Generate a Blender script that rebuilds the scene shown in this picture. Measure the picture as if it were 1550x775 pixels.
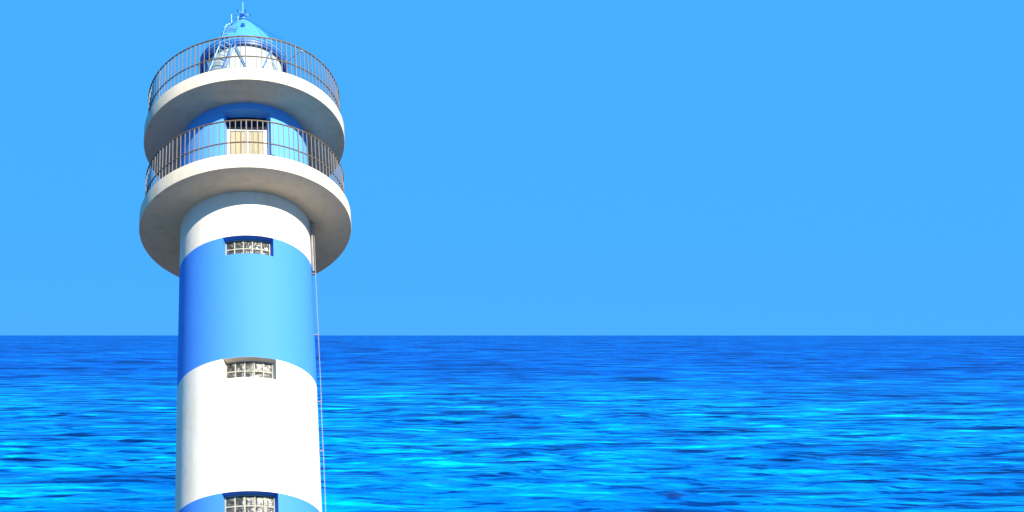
import bpy, bmesh, math, random
import numpy as np
from mathutils import Matrix, Vector

for o in list(bpy.data.objects):
    bpy.data.objects.remove(o)
random.seed(7)
scene = bpy.context.scene
C = scene.collection
rad = math.radians

# ------------------------------------------------------------------ geometry of the place
S = 1.45                     # tower radius in metres; all tower sizes below are multiples of it
TILT = 0.5413                # the tower leans back from the viewer
H0 = 10.0                    # tower base, in radii below the middle of the shaft
AX = Vector((-0.0152, math.sin(TILT), math.cos(TILT))).normalized()
UX = (Vector((1, 0, 0)) - AX * AX.x).normalized()
VX = AX.cross(UX)
ROT = Matrix((UX, VX, AX)).transposed()
EYE = H0 * S * AX.z          # camera height above the headland
SEA_Z = -32.0

# ------------------------------------------------------------------ camera
cam = bpy.data.cameras.new('camera')
cam.sensor_width = 36.0
cam.lens = 2058.83 / 1550 * 36
cam.shift_x = (775 - 395.6) / 1550
cam.shift_y = (507 - 387.5) / 1550
cam.clip_start = 0.5
cam.clip_end = 300000
camo = bpy.data.objects.new('camera', cam)
C.objects.link(camo)
camo.location = (0, 0, EYE)
camo.rotation_euler = (rad(90), 0, 0)
scene.camera = camo

# ------------------------------------------------------------------ sun and sky
SAZ, SEL = rad(25), rad(17)  # in the tower's own frame
s_loc = Vector((math.sin(SAZ) * math.cos(SEL), -math.cos(SAZ) * math.cos(SEL), math.sin(SEL)))
s_dir = (ROT @ s_loc).normalized()
sun = bpy.data.lights.new('sun', 'SUN')
sun.energy = 3.9
sun.angle = rad(0.5)
sun.color = (1.0, 0.95, 0.86)
suno = bpy.data.objects.new('sun', sun)
C.objects.link(suno)
suno.rotation_euler = s_dir.to_track_quat('Z', 'Y').to_euler()
suno.location = (40, -60, 80)

world = bpy.data.worlds.new('World')
scene.world = world
world.use_nodes = True
wn, wl = world.node_tree.nodes, world.node_tree.links
bg = wn['Background']
sky = wn.new('ShaderNodeTexSky')
sky.sky_type = 'NISHITA'
sky.sun_disc = False
sky.sun_elevation = math.asin(s_dir.z)
sky.sun_rotation = math.atan2(s_dir.x, s_dir.y)
sky.air_density = 1.0
sky.dust_density = 0.0
sky.ozone_density = 3.0
mixw = wn.new('ShaderNodeMix')
mixw.data_type = 'RGBA'
mixw.inputs[0].default_value = 0.994          # a deep, even, cloudless blue
mixw.inputs[7].default_value = (0.245, 1.745, 4.2, 1)
wl.new(sky.outputs[0], mixw.inputs[6])
wl.new(mixw.outputs[2], bg.inputs[0])
bg.inputs[1].default_value = 0.10

scene.view_settings.view_transform = 'Standard'
scene.view_settings.look = 'None'
scene.view_settings.gamma = 1
scene.view_settings.use_curve_mapping = False
scene.view_settings.exposure = 1.3

# ------------------------------------------------------------------ materials
def mat(name):
    m = bpy.data.materials.new(name)
    m.use_nodes = True
    return m, m.node_tree.nodes, m.node_tree.links, m.node_tree.nodes['Principled BSDF']

def noise(n, l, scale, detail=4, rough=0.55, coord='Object', sc=(1, 1, 1)):
    tc = n.new('ShaderNodeTexCoord')
    mp = n.new('ShaderNodeMapping')
    mp.inputs['Scale'].default_value = sc
    l.new(tc.outputs[coord], mp.inputs['Vector'])
    t = n.new('ShaderNodeTexNoise')
    t.inputs['Scale'].default_value = scale
    t.inputs['Detail'].default_value = detail
    t.inputs['Roughness'].default_value = rough
    l.new(mp.outputs['Vector'], t.inputs['Vector'])
    return t

def ramp(n, l, src, stops):
    r = n.new('ShaderNodeValToRGB')
    el = r.color_ramp.elements
    while len(el) < len(stops):
        el.new(0.5)
    for e, (p, c) in zip(el, stops):
        e.position = p
        e.color = (*c, 1)
    l.new(src, r.inputs[0])
    return r

def mixc(n, l, fac, a, b, mode='MIX'):
    m = n.new('ShaderNodeMix')
    m.data_type = 'RGBA'
    m.blend_type = mode
    for k, v in ((0, fac), (6, a), (7, b)):
        if hasattr(v, 'is_linked'):
            l.new(v, m.inputs[k])
        elif isinstance(v, (int, float)):
            m.inputs[k].default_value = v
        else:
            m.inputs[k].default_value = (*v, 1)
    return m.outputs[2]

def bump(n, l, src, dist, strength, bsdf):
    b = n.new('ShaderNodeBump')
    b.inputs['Distance'].default_value = dist
    b.inputs['Strength'].default_value = strength
    l.new(src, b.inputs['Height'])
    l.new(b.outputs[0], bsdf.inputs['Normal'])
    return b

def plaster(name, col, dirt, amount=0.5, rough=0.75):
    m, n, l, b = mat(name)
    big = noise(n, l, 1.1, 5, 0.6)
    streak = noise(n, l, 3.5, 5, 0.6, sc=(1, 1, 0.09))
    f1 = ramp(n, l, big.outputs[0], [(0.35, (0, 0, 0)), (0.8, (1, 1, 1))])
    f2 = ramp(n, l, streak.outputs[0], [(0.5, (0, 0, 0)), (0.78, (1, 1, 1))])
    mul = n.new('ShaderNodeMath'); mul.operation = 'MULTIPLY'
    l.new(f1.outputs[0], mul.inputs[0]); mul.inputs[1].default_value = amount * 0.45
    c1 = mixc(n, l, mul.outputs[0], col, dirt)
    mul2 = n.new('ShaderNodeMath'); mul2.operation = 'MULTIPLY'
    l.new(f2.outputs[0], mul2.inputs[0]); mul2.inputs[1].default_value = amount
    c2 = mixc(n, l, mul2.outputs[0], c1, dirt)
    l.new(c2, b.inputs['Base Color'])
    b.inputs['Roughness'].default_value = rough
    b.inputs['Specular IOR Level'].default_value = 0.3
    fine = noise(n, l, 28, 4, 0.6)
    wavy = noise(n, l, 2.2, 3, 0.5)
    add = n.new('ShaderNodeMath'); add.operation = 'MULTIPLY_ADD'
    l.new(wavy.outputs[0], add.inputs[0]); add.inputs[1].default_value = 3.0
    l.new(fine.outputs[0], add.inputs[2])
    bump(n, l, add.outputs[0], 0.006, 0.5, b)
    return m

M = {}
M['white'] = plaster('white_plaster', (0.80, 0.705, 0.555), (0.55, 0.45, 0.30), 0.45)
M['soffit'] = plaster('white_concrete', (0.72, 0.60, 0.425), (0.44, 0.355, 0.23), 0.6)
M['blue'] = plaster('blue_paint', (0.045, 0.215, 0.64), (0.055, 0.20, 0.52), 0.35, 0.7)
M['drumblue'] = plaster('blue_paint_bounce_lit', (0.10, 0.35, 0.72), (0.08, 0.30, 0.60), 0.35, 0.7)  # same blue, lightened to stand in for light bounced off the floor
M['bounce_cut'] = plaster('bounce_cut_coat', (0.055, 0.052, 0.048), (0.04, 0.036, 0.032), 0.5, 0.9)  # dark coat for the unseen floors, added to cut bounced light

def metal_paint(name, col, rust, lo, hi, rough=0.45):
    m, n, l, b = mat(name)
    nz = noise(n, l, 7, 6, 0.65)
    r = ramp(n, l, nz.outputs[0], [(lo, col), (hi, rust)])
    l.new(r.outputs[0], b.inputs['Base Color'])
    b.inputs['Roughness'].default_value = rough
    bump(n, l, nz.outputs[0], 0.003, 0.4, b)
    return m
M['rail'] = metal_paint('rusty_rail_iron', (0.14, 0.095, 0.045), (0.12, 0.058, 0.022), 0.45, 0.62, 0.55)
M['baluster'] = metal_paint('worn_grey_iron', (0.18, 0.16, 0.14), (0.12, 0.055, 0.025), 0.5, 0.68, 0.5)
M['bluemetal'] = metal_paint('blue_metal', (0.03, 0.17, 0.50), (0.025, 0.13, 0.38), 0.5, 0.75, 0.45)
M['roof'] = metal_paint('roof_sheet', (0.08, 0.31, 0.58), (0.065, 0.27, 0.52), 0.5, 0.75, 0.4)
M['navy'] = metal_paint('dark_blue_metal', (0.02, 0.09, 0.30), (0.02, 0.06, 0.2), 0.5, 0.75, 0.4)
M['ladder'] = metal_paint('pale_ladder_metal', (0.30, 0.52, 0.72), (0.16, 0.33, 0.5), 0.5, 0.7, 0.4)
M['steel'] = metal_paint('galvanised_steel', (0.26, 0.25, 0.24), (0.18, 0.15, 0.12), 0.5, 0.7, 0.4)
M['doorcream'] = metal_paint('cream_door_board', (0.34, 0.28, 0.155), (0.28, 0.225, 0.12), 0.45, 0.7, 0.5)
M['doorwhite'] = metal_paint('white_door_frame', (0.75, 0.73, 0.68), (0.6, 0.55, 0.45), 0.55, 0.8, 0.45)
M['mortar'] = metal_paint('cream_mortar', (0.38, 0.355, 0.26), (0.30, 0.27, 0.19), 0.45, 0.75, 0.8)
M['curtain'] = metal_paint('cream_curtain', (0.78, 0.77, 0.68), (0.68, 0.69, 0.54), 0.45, 0.75, 0.8)

m = M['curtain']; n, l = m.node_tree.nodes, m.node_tree.links
b = n['Principled BSDF']
tl = n.new('ShaderNodeBsdfTranslucent'); tl.inputs[0].default_value = (0.70, 0.71, 0.56, 1)
mx = n.new('ShaderNodeMixShader'); mx.inputs[0].default_value = 0.28
l.new(b.outputs[0], mx.inputs[1]); l.new(tl.outputs[0], mx.inputs[2])
l.new(mx.outputs[0], n['Material Output'].inputs['Surface'])

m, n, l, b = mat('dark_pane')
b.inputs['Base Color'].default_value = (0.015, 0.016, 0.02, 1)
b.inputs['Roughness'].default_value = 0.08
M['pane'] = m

m, n, l, b = mat('lantern_glass')
tr = n.new('ShaderNodeBsdfTransparent'); tr.inputs[0].default_value = (0.93, 0.97, 0.97, 1)
gl = n.new('ShaderNodeBsdfGlossy'); gl.inputs['Roughness'].default_value = 0.03
lw = n.new('ShaderNodeLayerWeight')
pw = n.new('ShaderNodeMath'); pw.operation = 'POWER'; pw.inputs[1].default_value = 4.0
l.new(lw.outputs['Facing'], pw.inputs[0])
fr = n.new('ShaderNodeMath'); fr.operation = 'MULTIPLY_ADD'; fr.inputs[1].default_value = 0.6; fr.inputs[2].default_value = 0.04
l.new(pw.outputs[0], fr.inputs[0])
mx = n.new('ShaderNodeMixShader')
l.new(fr.outputs[0], mx.inputs[0]); l.new(tr.outputs[0], mx.inputs[1]); l.new(gl.outputs[0], mx.inputs[2])
l.new(mx.outputs[0], n['Material Output'].inputs['Surface'])
M['glass'] = m

m, n, l, b = mat('glass_block')
oi = n.new('ShaderNodeObjectInfo')
nz = noise(n, l, 11, 4, 0.7)
comb = n.new('ShaderNodeVectorMath'); comb.operation = 'MULTIPLY_ADD'
tc = n.new('ShaderNodeTexCoord')
cx = n.new('ShaderNodeCombineXYZ')
l.new(oi.outputs['Random'], cx.inputs[0]); l.new(oi.outputs['Random'], cx.inputs[2])
comb.inputs[1].default_value = (40, 17, 31)
l.new(cx.outputs[0], comb.inputs[0]); l.new(tc.outputs['Object'], comb.inputs[2])
l.new(comb.outputs[0], nz.inputs['Vector'])
r = ramp(n, l, nz.outputs[0], [(0.36, (0.012, 0.014, 0.012)), (0.5, (0.05, 0.048, 0.038)), (0.60, (0.12, 0.115, 0.095)), (0.70, (0.36, 0.35, 0.31))])
l.new(r.outputs[0], b.inputs['Base Color'])
b.inputs['Roughness'].default_value = 0.12
bump(n, l, nz.outputs[0], 0.02, 0.9, b)
M['block'] = m

# sea water
m, n, l, b = mat('sea_water')
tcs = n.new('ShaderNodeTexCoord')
ln = n.new('ShaderNodeVectorMath'); ln.operation = 'LENGTH'       # distance from the point below the camera
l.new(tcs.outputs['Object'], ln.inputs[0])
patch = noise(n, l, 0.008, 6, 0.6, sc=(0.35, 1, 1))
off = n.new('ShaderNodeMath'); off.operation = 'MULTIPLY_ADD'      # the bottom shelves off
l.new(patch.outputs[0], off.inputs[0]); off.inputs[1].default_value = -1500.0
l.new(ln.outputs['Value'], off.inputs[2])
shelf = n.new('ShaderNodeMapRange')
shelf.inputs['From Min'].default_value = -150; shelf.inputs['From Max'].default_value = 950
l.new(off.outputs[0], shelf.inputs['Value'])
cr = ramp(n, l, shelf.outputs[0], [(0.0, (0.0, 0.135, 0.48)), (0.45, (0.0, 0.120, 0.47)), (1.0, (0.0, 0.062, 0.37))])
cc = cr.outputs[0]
def painted_ripples(cc, scale, sx, det, d0, d1, dark, bright, lo=0.42, hi=0.575, top=1.0):
    """dark wave troughs and bright facets painted into the colour, scaled by camera distance"""
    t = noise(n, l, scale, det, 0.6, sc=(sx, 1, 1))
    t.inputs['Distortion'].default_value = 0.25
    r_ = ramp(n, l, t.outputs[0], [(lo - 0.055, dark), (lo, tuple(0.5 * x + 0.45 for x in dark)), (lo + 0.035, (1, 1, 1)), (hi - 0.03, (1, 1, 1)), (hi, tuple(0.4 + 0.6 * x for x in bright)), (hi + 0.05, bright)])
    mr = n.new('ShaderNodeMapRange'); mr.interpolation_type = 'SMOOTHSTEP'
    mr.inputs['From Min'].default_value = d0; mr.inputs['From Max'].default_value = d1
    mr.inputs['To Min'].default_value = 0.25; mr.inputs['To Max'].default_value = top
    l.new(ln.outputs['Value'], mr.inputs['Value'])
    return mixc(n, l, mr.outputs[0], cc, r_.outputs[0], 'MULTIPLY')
cc = painted_ripples(cc, 0.36, 0.13, 4, 0, 1, (0.22, 0.23, 0.34), (1.5, 1.6, 1.3))  # wavelet shade and shine are painted into the base colour
cc = painted_ripples(cc, 0.17, 0.115, 4, 200, 420, (0.14, 0.16, 0.26), (1.7, 1.85, 1.45))
cc = painted_ripples(cc, 0.058, 0.25, 4, 380, 800, (0.16, 0.18, 0.30), (1.6, 1.75, 1.4))
cc = painted_ripples(cc, 0.014, 0.55, 4, 800, 1900, (0.18, 0.22, 0.36), (1.5, 1.6, 1.3))
cc = painted_ripples(cc, 0.0036, 1.3, 4, 1800, 4200, (0.20, 0.26, 0.42), (1.45, 1.5, 1.2))
cc = painted_ripples(cc, 0.0008, 4.5, 4, 4000, 9000, (0.24, 0.32, 0.48), (1.3, 1.35, 1.1))
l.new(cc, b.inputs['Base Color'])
b.inputs['Roughness'].default_value = 0.45
b.inputs['IOR'].default_value = 1.33
b.inputs['Specular IOR Level'].default_value = 0.16
b.inputs['Specular Tint'].default_value = (0.25, 0.7, 1.0, 1)
rip1 = noise(n, l, 0.5, 6, 0.65, sc=(0.3, 1, 1))
rip2 = noise(n, l, 1.8, 4, 0.6, sc=(0.3, 1, 1))
ad = n.new('ShaderNodeMath'); ad.operation = 'MULTIPLY_ADD'
l.new(rip2.outputs[0], ad.inputs[0]); ad.inputs[1].default_value = 0.22
l.new(rip1.outputs[0], ad.inputs[2])
bump(n, l, ad.outputs[0], 0.9, 0.7, b)
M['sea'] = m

# unseen headland, its dark tone set for the light it bounces
m, n, l, b = mat('bounce_headland')
a1 = noise(n, l, 0.12, 8, 0.62)
c1 = ramp(n, l, a1.outputs[0], [(0.34, (0.025, 0.024, 0.008)), (0.50, (0.060, 0.042, 0.018)), (0.68, (0.13, 0.09, 0.042))])
l.new(c1.outputs[0], b.inputs['Base Color'])
b.inputs['Roughness'].default_value = 0.95
a2 = noise(n, l, 1.6, 8, 0.7)
bump(n, l, a2.outputs[0], 0.25, 0.8, b)
M['land'] = m

# ------------------------------------------------------------------ helpers
def finish(name, bm, material, parent=None, smooth=False):
    me = bpy.data.meshes.new(name)
    bmesh.ops.recalc_face_normals(bm, faces=bm.faces[:])
    bm.to_mesh(me); bm.free()
    me.materials.append(material)
    if smooth:
        for p in me.polygons: p.use_smooth = True
        me.set_sharp_from_angle(angle=rad(38))
    o = bpy.data.objects.new(name, me)
    C.objects.link(o)
    if parent: o.parent = parent
    return o

def Zh(h):                  # height in radii above shaft middle -> metres above the base
    return (h + H0) * S

def pol(phi, r, h):         # phi in degrees, 0 = towards the viewer, positive right
    a = rad(phi)
    return Vector((r * S * math.sin(a), -r * S * math.cos(a), Zh(h)))

def lathe(name, prof, material, parent, seg=160, closed=True, smooth=True):
    """prof: list of (r, h) in radii, revolved round the tower axis"""
    bm = bmesh.new()
    rings = []
    for r, h in prof:
        if r < 1e-5:
            rings.append([bm.verts.new((0, 0, Zh(h)))])
        else:
            rings.append([bm.verts.new(pol(360 * k / seg, r, h)) for k in range(seg)])
    pairs = list(zip(rings, rings[1:]))
    if closed: pairs.append((rings[-1], rings[0]))
    for a, c in pairs:
        for k in range(seg):
            q = (k + 1) % seg
            if len(a) == 1 and len(c) == 1: continue
            if len(a) == 1: bm.faces.new((a[0], c[k], c[q]))
            elif len(c) == 1: bm.faces.new((a[k], a[q], c[0]))
            else: bm.faces.new((a[k], a[q], c[q], c[k]))
    return finish(name, bm, material, parent, smooth)

def tube_bm(bm, pts, rr, seg=8, cyc=False):
    pts = [Vector(p) for p in pts]
    n_ = len(pts); rings = []
    for i, p in enumerate(pts):
        if cyc: d = pts[(i + 1) % n_] - pts[i - 1]
        else: d = pts[min(i + 1, n_ - 1)] - pts[max(i - 1, 0)]
        d.normalize()
        up = Vector((0, 0, 1)) if abs(d.z) < 0.95 else Vector((0, 1, 0))
        x = d.cross(up).normalized(); y = d.cross(x)
        rings.append([bm.verts.new(p + (x * math.cos(2 * math.pi * k / seg) + y * math.sin(2 * math.pi * k / seg)) * rr) for k in range(seg)])
    rng = range(n_ if cyc else n_ - 1)
    for i in rng:
        a, c = rings[i], rings[(i + 1) % n_]
        for k in range(seg):
            bm.faces.new((a[k], a[(k + 1) % seg], c[(k + 1) % seg], c[k]))
    if not cyc:
        bm.faces.new(rings[0][::-1]); bm.faces.new(rings[-1])

def tube(name, pts, rr, material, parent, seg=8, cyc=False):
    bm = bmesh.new(); tube_bm(bm, pts, rr, seg, cyc)
    return finish(name, bm, material, parent, True)

def ring_pts(r, h, n_=160):
    return [pol(360 * k / n_, r, h) for k in range(n_)]

def box_bm(bm, lo, hi, bev=0.0):
    vs = [bm.verts.new((x, y, z)) for x in (lo[0], hi[0]) for y in (lo[1], hi[1]) for z in (lo[2], hi[2])]
    fs = [(0, 1, 3, 2), (4, 6, 7, 5), (0, 4, 5, 1), (2, 3, 7, 6), (0, 2, 6, 4), (1, 5, 7, 3)]
    faces = [bm.faces.new([vs[i] for i in f]) for f in fs]
    if bev:
        es = set(e for f in faces for e in f.edges)
        bmesh.ops.bevel(bm, geom=list(es), offset=bev, segments=1, affect='EDGES')

def box(name, lo, hi, material, parent, bev=0.0):
    bm = bmesh.new(); box_bm(bm, lo, hi, bev)
    return finish(name, bm, material, parent)

def curved_box_bm(bm, p0, p1, h0, h1, r0, r1, seg=6):
    """a block bent round the tower axis"""
    cols = []
    for k in range(seg + 1):
        ph = p0 + (p1 - p0) * k / seg
        cols.append([bm.verts.new(pol(ph, r, h)) for r, h in ((r0, h0), (r1, h0), (r1, h1), (r0, h1))])
    for a, c in zip(cols, cols[1:]):
        for i in range(4):
            j = (i + 1) % 4
            bm.faces.new((a[i], a[j], c[j], c[i]))
    bm.faces.new(cols[0][::-1]); bm.faces.new(cols[-1])

def wall_band(name, h0, h1, R, material, parent, opening=None, depth=0.14, caps=False):
    """cylindrical wall; opening = (phi0, phi1, h0, h1) is cut through with reveals"""
    phis = set(round(-180 + 2.25 * k, 4) for k in range(160))
    hs = {h0, h1} | {h0 + (h1 - h0) * k / 6 for k in range(7)}
    if opening:
        p0, p1, a0, a1 = opening
        phis = {p for p in phis if min(abs(p - p0), abs(p - p1)) > 0.7} | {p0, p1}
        hs = {h for h in hs if h in (h0, h1) or min(abs(h - a0), abs(h - a1)) > 0.03} | {a0, a1}
    phis, hs = sorted(phis), sorted(hs)
    bm = bmesh.new(); V = {}
    def v(p, h, r):
        k = (p, h, r)
        if k not in V: V[k] = bm.verts.new(pol(p, r, h))
        return V[k]
    N = len(phis)
    for i in range(N):
        p, q = phis[i], phis[(i + 1) % N]
        for a, c in zip(hs, hs[1:]):
            if opening and p >= p0 - 1e-6 and q <= p1 + 1e-6 and q > p and a >= a0 - 1e-6 and c <= a1 + 1e-6:
                continue
            bm.faces.new((v(p, a, R), v(q, a, R), v(q, c, R), v(p, c, R)))
    if opening:
        Ri = R - depth
        inn = [p for p in phis if p0 - 1e-6 <= p <= p1 + 1e-6]
        hin = [h for h in hs if a0 - 1e-6 <= h <= a1 + 1e-6]
        for p, q in zip(inn, inn[1:]):
            for hh in (a0, a1):
                bm.faces.new((v(p, hh, R), v(q, hh, R), v(q, hh, Ri), v(p, hh, Ri)))
        for a, c in zip(hin, hin[1:]):
            for pp in (p0, p1):
                bm.faces.new((v(pp, a, R), v(pp, c, R), v(pp, c, Ri), v(pp, a, Ri)))
    me = bpy.data.meshes.new(name)
    bm.normal_update()
    bm.to_mesh(me); bm.free()
    me.materials.append(material)
    for p in me.polygons: p.use_smooth = True
    me.set_sharp_from_angle(angle=rad(38))
    o = bpy.data.objects.new(name, me); C.objects.link(o); o.parent = parent
    return o

# ------------------------------------------------------------------ sea
def build_sea():
    th = np.concatenate([np.arange(-180, -18, 3.0), np.arange(-18, 38, 0.085), np.arange(38, 180.01, 3.0)])
    th = np.radians(th)
    D0 = 210.0
    # ring spacing grows with distance
    near = 1 / np.linspace(1 / D0, 1 / 9000.0, 640)
    far = np.geomspace(9500, 120000, 40)
    inner = np.geomspace(25.0, 208.0, 110)
    r = np.concatenate([inner, near, far])
    dr = np.gradient(r)
    Rr, T = np.meshgrid(r, th, indexing='ij')
    X0 = Rr * np.sin(T); Y0 = Rr * np.cos(T)
    DR = np.repeat(dr[:, None], len(th), 1)
    rng = np.random.default_rng(3)
    Z = np.zeros_like(X0); DX = np.zeros_like(X0); DY = np.zeros_like(X0)
    # slow modulation so that the waves come in groups
    def slow(L, seed):
        g = np.random.default_rng(seed); o = np.zeros_like(X0)
        for _ in range(7):
            a = g.uniform(0, 2 * np.pi); k = 2 * np.pi / (L * g.uniform(0.6, 1.8))
            o += np.cos(k * (X0 * np.cos(a) * 0.6 + Y0 * np.sin(a)) + g.uniform(0, 6.3))
        return o / 7 ** 0.5
    g1 = np.clip(1 + 0.55 * slow(70, 11), 0.15, 2.4)
    g2 = np.clip(1 + 0.55 * slow(32, 12), 0.15, 2.4)
    for i in range(80):
        lam = 2.4 * (26 / 2.4) ** rng.random()
        a = rng.normal(0, 0.2) + (0.05)
        k = 2 * np.pi / lam
        kx, ky = math.sin(a) * k, -math.cos(a) * k
        amp = 0.010 * lam ** 0.9 * rng.uniform(0.5, 1.3)
        ph = rng.uniform(0, 6.283)
        fade = np.clip((lam / (DR * 2.2) - 0.8), 0, 1)
        w = amp * fade * (g1 if lam > 9 else g2)
        arg = kx * X0 + ky * Y0 + ph
        Z += w * np.cos(arg)
        DX -= 0.8 * w * np.sin(arg) * math.sin(a)
        DY -= 0.8 * w * np.sin(arg) * -math.cos(a)
    # long low swell that still shows far out
    for i in range(14):
        lam = rng.uniform(60, 420); a = rng.normal(0, 0.3); k = 2 * np.pi / lam
        fade = np.clip((lam / (DR * 2.2) - 0.8), 0, 1)
        Z += 0.0026 * lam ** 0.9 * fade * np.cos(k * (X0 * math.sin(a) - Y0 * math.cos(a)) + rng.uniform(0, 6.3))
    co = np.stack([X0 + DX, Y0 + DY, Z], -1).reshape(-1, 3).astype(np.float32)
    nr, nt = X0.shape
    i = np.arange(nr - 1)[:, None] * nt + np.arange(nt - 1)[None, :]
    q = np.stack([i, i + nt, i + nt + 1, i + 1], -1).reshape(-1, 4)
    me = bpy.data.meshes.new('sea')
    me.vertices.add(len(co)); me.vertices.foreach_set('co', co.ravel())
    me.loops.add(q.size); me.loops.foreach_set('vertex_index', q.ravel().astype(np.int32))
    me.polygons.add(len(q))
    me.polygons.foreach_set('loop_start', (np.arange(len(q)) * 4).astype(np.int32))
    me.polygons.foreach_set('use_smooth', np.ones(len(q), dtype=bool))
    me.update(calc_edges=True); me.validate()
    me.flip_normals() if me.polygons[0].normal.z < 0 else None
    me.materials.append(M['sea'])
    o = bpy.data.objects.new('sea', me); C.objects.link(o)
    o.location = (0, 0, SEA_Z)
    o['kind'] = 'structure'
    o['label'] = 'deep blue rippled sea reaching to the horizon'
    return o
build_sea()

# ------------------------------------------------------------------ unseen headland the lighthouse stands on, added for its bounce light
def build_land():
    from mathutils import noise as mn
    bm = bmesh.new()
    n_ = 90; half = 100.0
    cy = -28.0; ry = 92.0; rx = 96.0
    g = []
    for j in range(n_ + 1):
        row = []
        for i in range(n_ + 1):
            x = -rx * 1.12 + 2.24 * rx * i / n_
            y = cy - ry * 1.12 + 2.24 * ry * j / n_
            d = math.hypot(x / rx, (y - cy) / ry)
            d += 0.05 * mn.noise(Vector((x * 0.05, y * 0.05, 0)))
            z = 0.55 * mn.fractal(Vector((x * 0.06, y * 0.06, 3)), 1.0, 2.0, 5) - 0.1
            near = min(1, math.hypot(x + 0.3, y - 21.5) / 6)
            z = z * near + 0.05
            if d > 0.82: z -= (d - 0.82) * 36 / 0.14
            row.append(bm.verts.new((x, y, max(z, SEA_Z - 6))))
        g.append(row)
    for j in range(n_):
        for i in range(n_):
            bm.faces.new((g[j][i], g[j][i + 1], g[j + 1][i + 1], g[j + 1][i]))
    o = finish('headland', bm, M['land'], None, True)
    o['kind'] = 'structure'
    o['label'] = 'unseen dry rocky headland below the lighthouse, added for bounce light'
build_land()

# ------------------------------------------------------------------ lighthouse
L = bpy.data.objects.new('lighthouse', None)
C.objects.link(L)
L.matrix_world = Matrix.Translation(Vector((-0.2183 * S, 19.9577 * S, EYE)) - AX * H0 * S) @ ROT.to_4x4()
L['label'] = 'round lighthouse with blue and white bands and two railed galleries, rising beside the sea'
L['category'] = 'lighthouse'

hA, hB, hC = 1.081, -0.950, -2.953
W0, W1 = -18.9, 24.0
WH = 0.318
wall_band('white_band', hA, 1.875, 1.0, M['white'], L)
wall_band('blue_band', hB, hA, 1.0, M['blue'], L, (W0, W1, hA - WH, hA - 0.001))
wall_band('white_band', hC, hB, 1.0, M['white'], L, (W0, W1, hB - WH, hB - 0.001))
wall_band('blue_band', -5.0, hC, 1.0, M['blue'], L, (W0 - 1, W1 - 1, hC - WH, hC - 0.001))
wall_band('white_band', -7.0, -5.0, 1.0, M['white'], L)
wall_band('blue_band', -9.0, -7.0, 1.0, M['blue'], L)
wall_band('white_band', -11.2, -9.0, 1.0, M['white'], L)

def block_mesh(p0, p1, h0, h1, r):
    """one glass block, its face pillowed inside a rim"""
    bm = bmesh.new()
    cp, ch = (p0 + p1) / 2, (h0 + h1) / 2
    rings = []
    for f, rr in ((1.0, r - 0.03), (1.0, r - 0.006), (0.94, r - 0.001), (0.6, r + 0.002)):
        rings.append([bm.verts.new(pol(cp + (p - cp) * f, rr, ch + (h - ch) * f)) for p, h in ((p0, h0), (p1, h0), (p1, h1), (p0, h1))])
    for a, c in zip(rings, rings[1:]):
        for i in range(4):
            bm.faces.new((a[i], a[(i + 1) % 4], c[(i + 1) % 4], c[i]))
    bm.faces.new(rings[-1])
    return bm

def window(w0, w1, top):
    nc, nr = 5, 2
    rg = 0.885
    a0, a1 = w0 + 0.02, w1 - 0.02
    b0, b1 = top - WH + 0.001, top - 0.002
    jp, jh = 1.05, 0.016
    bw = (a1 - a0 - jp * (nc + 1)) / nc
    bh = (b1 - b0 - jh * (nr + 1)) / nr
    bm = bmesh.new()
    curved_box_bm(bm, a0, a1, b0, b1, rg - 0.05, rg - 0.031, 16)          # backing
    for k in range(nc + 1):
        p = a0 + k * (bw + jp)
        curved_box_bm(bm, p, p + jp, b0, b1, rg - 0.0305, rg + 0.004, 1)
    for c in range(nc):
        p = a0 + jp + c * (bw + jp)
        for k in range(nr + 1):
            h = b0 + k * (bh + jh)
            curved_box_bm(bm, p + 0.001, p + bw - 0.001, h, h + jh, rg - 0.0305, rg + 0.003, 2)
    w = finish('window', bm, M['mortar'], L)
    for c in range(nc):
        for k in range(nr):
            p = a0 + jp + c * (bw + jp); h = b0 + jh + k * (bh + jh)
            finish('glass_block', block_mesh(p + 0.02, p + bw - 0.02, h + 0.001, h + bh - 0.001, rg - 0.001), M['block'], w)
window(W0, W1, hA)
window(W0, W1, hB)
window(W0 - 1, W1 - 1, hC)

# galleries
R1, R2 = 1.6287, 1.6064
RD = 1.0131
def slab(R, hb, ht, hin, rin):
    b_ = 0.012
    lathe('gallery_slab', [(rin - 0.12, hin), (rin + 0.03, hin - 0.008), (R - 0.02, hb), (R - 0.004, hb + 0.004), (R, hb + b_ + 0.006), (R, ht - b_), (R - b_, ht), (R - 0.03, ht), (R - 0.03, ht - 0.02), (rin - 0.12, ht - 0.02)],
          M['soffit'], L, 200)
    lathe('floor_bounce_cut', [(rin - 0.12, ht - 0.018), (R - 0.032, ht - 0.018), (R - 0.032, ht - 0.003), (rin - 0.12, ht + 0.012)], M['bounce_cut'], L, 120)  # unseen dark layer added to keep bounced light off the walls above
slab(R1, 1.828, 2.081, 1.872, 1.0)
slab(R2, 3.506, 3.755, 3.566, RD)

# upper drum with the door recess
D0, D1 = -18.1, 24.0
wall_band('watch_room_wall', 2.075, 3.60, RD, M['drumblue'], L, (D0, D1, 2.097, 3.44), 0.20)

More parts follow.
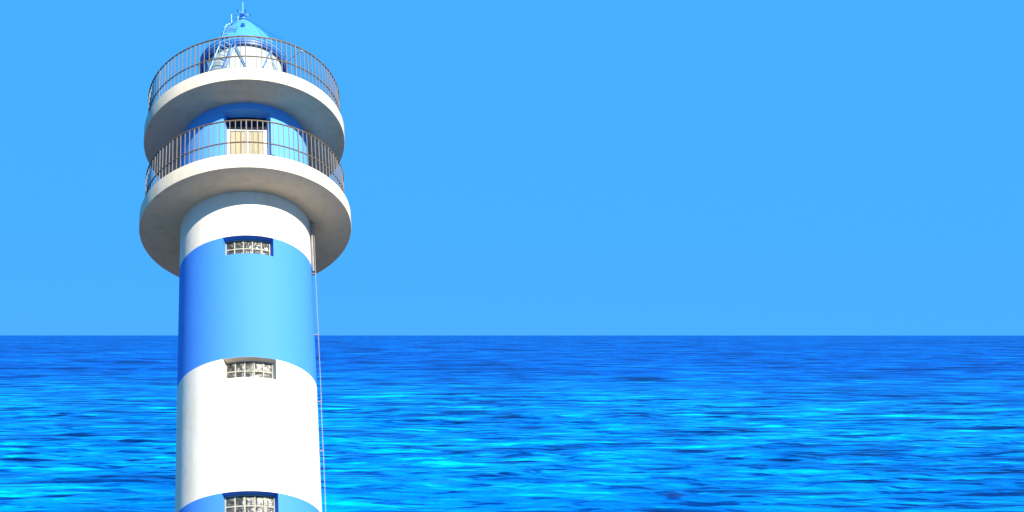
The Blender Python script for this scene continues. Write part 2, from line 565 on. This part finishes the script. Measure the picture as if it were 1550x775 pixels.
def local_flat(phi):        # frame of a flat panel facing outward at phi
    a = rad(phi)
    out = Vector((math.sin(a), -math.cos(a), 0)); right = Vector((math.cos(a), math.sin(a), 0))
    return right, out
dphi = (D0 + D1) / 2
right, out = local_flat(dphi)
def panel(name, x0, x1, h0, h1, d0, d1, material, parent, bev=0.0):
    bm = bmesh.new()
    box_bm(bm, (x0 * S, d0 * S, Zh(h0)), (x1 * S, d1 * S, Zh(h1)), bev)
    for v in bm.verts:
        v.co = right * v.co.x + out * v.co.y + Vector((0, 0, v.co.z))
    return finish(name, bm, material, parent)
dw = 0.305
zf = 0.80
door = panel('door_frame', -dw, -dw + 0.05, 2.10, 3.19, zf - 0.03, zf + 0.02, M['doorwhite'], L, 0.006)
panel('door_frame_post', dw - 0.05, dw, 2.10, 3.19, zf - 0.03, zf + 0.02, M['doorwhite'], door, 0.006)
panel('door_frame_post', -0.022, 0.022, 2.10, 3.168, zf - 0.03, zf + 0.016, M['doorwhite'], door, 0.006)
panel('door_transom_bar', -dw + 0.051, dw - 0.051, 3.17, 3.189, zf - 0.03, zf + 0.014, M['doorwhite'], door, 0.004)
for x0, x1 in ((-dw + 0.051, -0.023), (0.023, dw - 0.051)):
    leaf = panel('door_leaf', x0, x1, 2.11, 3.168, zf - 0.03, zf - 0.005, M['doorcream'], door)
    for q in range(3):
        a = x0 + 0.012 + (x1 - x0 - 0.012) * q / 3
        panel('door_board', a, a + (x1 - x0) / 3 - 0.014, 2.13, 3.155, zf - 0.006, zf + 0.006, M['doorcream'], door, 0.003)
panel('transom_shade_pane', -dw, dw, 3.191, 3.43, zf - 0.03, zf - 0.005, M['pane'], door)  # dark pane, widened across the posts to stand in for shade there
# closing wall behind and beside the door
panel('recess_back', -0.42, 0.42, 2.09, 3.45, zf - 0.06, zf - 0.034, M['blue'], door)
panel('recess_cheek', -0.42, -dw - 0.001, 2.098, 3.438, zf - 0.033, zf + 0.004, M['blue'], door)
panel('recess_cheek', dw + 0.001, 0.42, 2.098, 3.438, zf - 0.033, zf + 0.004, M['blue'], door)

# railings
def railing(Rr, hbase, hb, hm, ht, nb):
    top = tube('gallery_railing', ring_pts(Rr, ht, 180), 0.018, M['rail'], L, 8, True)
    tube('middle_rail', ring_pts(Rr, hm, 180), 0.016, M['rail'], top, 6, True)
    tube('bottom_rail', ring_pts(Rr, hb, 180), 0.016, M['rail'], top, 6, True)
    zl, zt = Zh(hbase), Zh(ht)
    thin = thick = None
    for k in range(nb):
        ph = 360 * (k + 0.5) / nb
        post = k % 10 == 0
        src = thick if post else thin
        if src is None:
            w = 0.013 if post else 0.0088
            bm = bmesh.new()
            box_bm(bm, (-w, -w, 0), (w, w, zt - zl - 0.008), 0.002)
            o = finish('railing_post' if post else 'baluster', bm, M['baluster'], top)
            if post: thick = o
            else: thin = o
        else:
            o = src.copy(); C.objects.link(o); o.parent = top
        q = pol(ph, Rr, hbase)
        o.location = (q.x, q.y, zl + (0 if post else 0.0))
        o.rotation_euler = (random.uniform(-.008, .008), random.uniform(-.008, .008), rad(ph))
railing(1.5445, 2.082, 2.13, 2.356, 2.766, 120)
railing(1.5486, 3.756, 3.79, 4.020, 4.426, 120)

# lantern
RL = 0.68
lan = lathe('lantern', [(0.40, 3.75), (RL + 0.03, 3.75), (RL + 0.03, 4.16), (RL + 0.05, 4.165), (RL + 0.05, 4.21), (RL - 0.055, 4.215), (RL - 0.06, 4.17), (0.40, 4.16)], M['bluemetal'], L, 96)
lathe('lens_curtain', [(0.645, 4.22), (0.645, 5.15), (0.635, 5.15), (0.635, 4.22)], M['curtain'], lan, 64)
lathe('eave_ring', [(RL - 0.025, 5.085), (RL + 0.015, 5.08), (RL + 0.02, 5.115), (RL - 0.025, 5.12)], M['navy'], lan, 96)
lathe('eave_ring', [(RL - 0.025, 5.1205), (RL + 0.03, 5.121), (RL + 0.04, 5.150), (RL - 0.025, 5.152)], M['bluemetal'], lan, 96)
per = 360 / 7
for k in range(7):
    pb = 15 + per * k
    for sgn in (-1, 1):
        pts = [pol(pb + sgn * per / 2 * t / 5, RL, 4.213 + (5.083 - 4.213) * t / 5) for t in range(6)]
        tube('glazing_bar', pts, 0.017, M['bluemetal'], lan, 6)
    # one upright and one inverted triangular pane per bay
    for up in (0, 1):
        bm = bmesh.new(); n_ = 6; rows = []
        c0 = pb + (per / 2 if up else 0)
        for t in range(n_ + 1):
            f = t / n_; hgt = 4.22 + (5.078 - 4.22) * f
            wdt = (1 - f if up else f) * (per / 2 - 0.8)
            rows.append([bm.verts.new(pol(c0 - wdt + 2 * wdt * u / 6, RL - 0.012, hgt)) for u in range(7)])
        for a, c in zip(rows, rows[1:]):
            for u in range(6): bm.faces.new((a[u], a[u + 1], c[u + 1], c[u]))
        bmesh.ops.remove_doubles(bm, verts=bm.verts[:], dist=1e-5)
        bm.normal_update()
        for f_ in bm.faces:
            cc_ = f_.calc_center_median()
            if f_.normal.x * cc_.x + f_.normal.y * cc_.y < 0: f_.normal_flip()
        me = bpy.data.meshes.new('lantern_pane'); bm.to_mesh(me); bm.free()
        me.materials.append(M['glass'])
        for p_ in me.polygons: p_.use_smooth = True
        o = bpy.data.objects.new('lantern_pane', me); C.objects.link(o); o.parent = lan
# roof
roof = lathe('roof', [(0.0, 5.155), (RL + 0.05, 5.153), (RL + 0.06, 5.17), (RL + 0.05, 5.20), (0.67, 5.31), (0.615, 5.41), (0.50, 5.62), (0.37, 5.83), (0.24, 6.01), (0.12, 6.165), (0.055, 6.235), (0.0, 6.245)], M['roof'], L, 96, False)
lathe('eave_moulding', [(RL + 0.03, 5.20), (RL + 0.062, 5.198), (RL + 0.066, 5.215), (RL + 0.03, 5.235)], M['bluemetal'], roof, 96)
# ventilator hatch on the roof front
bm = bmesh.new()
for k in range(1):
    c = pol(0, 0.45, 5.66)
    tube_bm(bm, [c, c + Vector((0.0, -0.10, 0.03))], 0.05, 12)
vent = finish('roof_vent', bm, M['bluemetal'], roof, True)
c = pol(0, 0.45, 5.66) + Vector((0, -0.098, 0.0294))
tube('vent_opening', [c, c + Vector((0, -0.008, 0.0024))], 0.036, M['navy'], roof, 12)
# finial with its little guard rail and lightning rod
fin = lathe('finial', [(0, 6.23), (0.075, 6.24), (0.08, 6.26), (0.035, 6.28), (0.03, 6.33), (0.055, 6.36), (0.055, 6.39), (0, 6.42)], M['bluemetal'], L, 24, False)
tube('lightning_rod', [pol(0, 0, 6.41), pol(0, 0, 6.56), pol(0, 0, 6.68)], 0.009, M['ladder'], fin, 6)
# cross arms with small cups round the finial
for ph, r_, h_ in ((20, 0.13, 6.36), (95, 0.12, 6.40), (-60, 0.10, 6.44), (160, 0.13, 6.34)):
    tube('cross_arm', [pol(0, 0, h_ - 0.03), pol(ph, r_, h_)], 0.009, M['ladder'], fin, 5)
    q = pol(ph, r_, h_)
    tube('arm_knob', [q - Vector((0, 0, 0.02)), q + Vector((0, 0, 0.025))], 0.02, M['navy'], fin, 6)
# service step with its handrail on the left of the roof top
step = box('service_step', (-0.29, -0.16, Zh(6.075)), (-0.05, 0.02, Zh(6.095)), M['navy'], L, 0.004)
for x_, y_ in ((-0.28, -0.15), (-0.28, 0.01), (-0.12, -0.15)):
    tube('handrail_post', [(x_, y_, Zh(6.09)), (x_, y_, Zh(6.30) - (0.06 if x_ > -0.2 else 0))], 0.011, M['ladder'], step, 5)
tube('handrail', [(-0.05, -0.15, Zh(6.27)), (-0.12, -0.15, Zh(6.265)), (-0.28, -0.15, Zh(6.295)), (-0.28, 0.01, Zh(6.295))], 0.010, M['bluemetal'], step, 5)
tube('handrail', [(-0.05, -0.15, Zh(6.19)), (-0.28, -0.15, Zh(6.195)), (-0.28, 0.01, Zh(6.195))], 0.008, M['navy'], step, 5)

# ladder over the lantern
lad_l = [pol(-49, 1.05, 3.76), pol(-36.4, 0.86, 4.62), pol(-29.5, 0.77, 5.08), pol(-33, 0.56, 5.62), pol(-33, 0.50, 5.75), pol(-29, 0.44, 5.81)]
lad_r = [pol(-33, 1.02, 3.76), pol(-20.2, 0.86, 4.53), pol(-15, 0.80, 4.86), pol(-11, 0.60, 5.48), pol(-10.5, 0.54, 5.60)]
ladder = tube('ladder', lad_l, 0.016, M['ladder'], L, 6)
tube('ladder_rail', lad_r, 0.016, M['bluemetal'], ladder, 6)
def along(pts, f):
    i = min(int(f), len(pts) - 2); return pts[i].lerp(pts[i + 1], f - i)
for k in range(1, 17):
    f = 3.6 * k / 16
    tube('rung', [along(lad_l, f), along(lad_r, f)], 0.010, M['ladder'], ladder, 5)
# guy cable from the finial to the railing
pa, pb_ = pol(75, 0.10, 6.24), pol(25.7, 1.5486, 4.44)
pts = [pa.lerp(pb_, t / 12) - Vector((0, 0, 0.02 * math.sin(math.pi * t / 12))) for t in range(13)]
tube('guy_cable', pts, 0.006, M['navy'], L, 4)
# small lamp on an arm
arm = tube('lamp_arm', [pol(72, RL, 5.09), pol(68, RL + 0.14, 5.08), pol(60, RL + 0.38, 5.04)], 0.018, M['ladder'], L, 6)
tube('lamp_head', [pol(60.4, RL + 0.37, 5.042), pol(59.3, RL + 0.43, 5.035)], 0.030, M['ladder'], arm, 8)

# lightning conductor down the right side of the shaft
rc, pc = 1.066, 78.0
hs = [1.87, 1.5, 0.9, 0.2, -0.14, -0.145, -0.8, -1.24, -1.245, -2.0, -2.005, -3.0, -4.5, -7, -10.5]
con = tube('conductor_cable', [pol(pc + random.uniform(-.5, .5), rc + random.uniform(-.004, .004), h) for h in hs], 0.008, M['steel'], L, 5)
for h in (0.92, -0.14, -1.24, -2.005, -3.0, -4.2, -5.6, -7.2):
    tube('cable_bracket', [pol(pc, 0.995, h), pol(pc, rc + 0.01, h)], 0.013, M['steel'], con, 6)
tube('conduit_pipe', [pol(pc - 1, 1.035, 1.87), pol(pc - 1, 1.035, 0.95)], 0.022, M['steel'], con, 8)
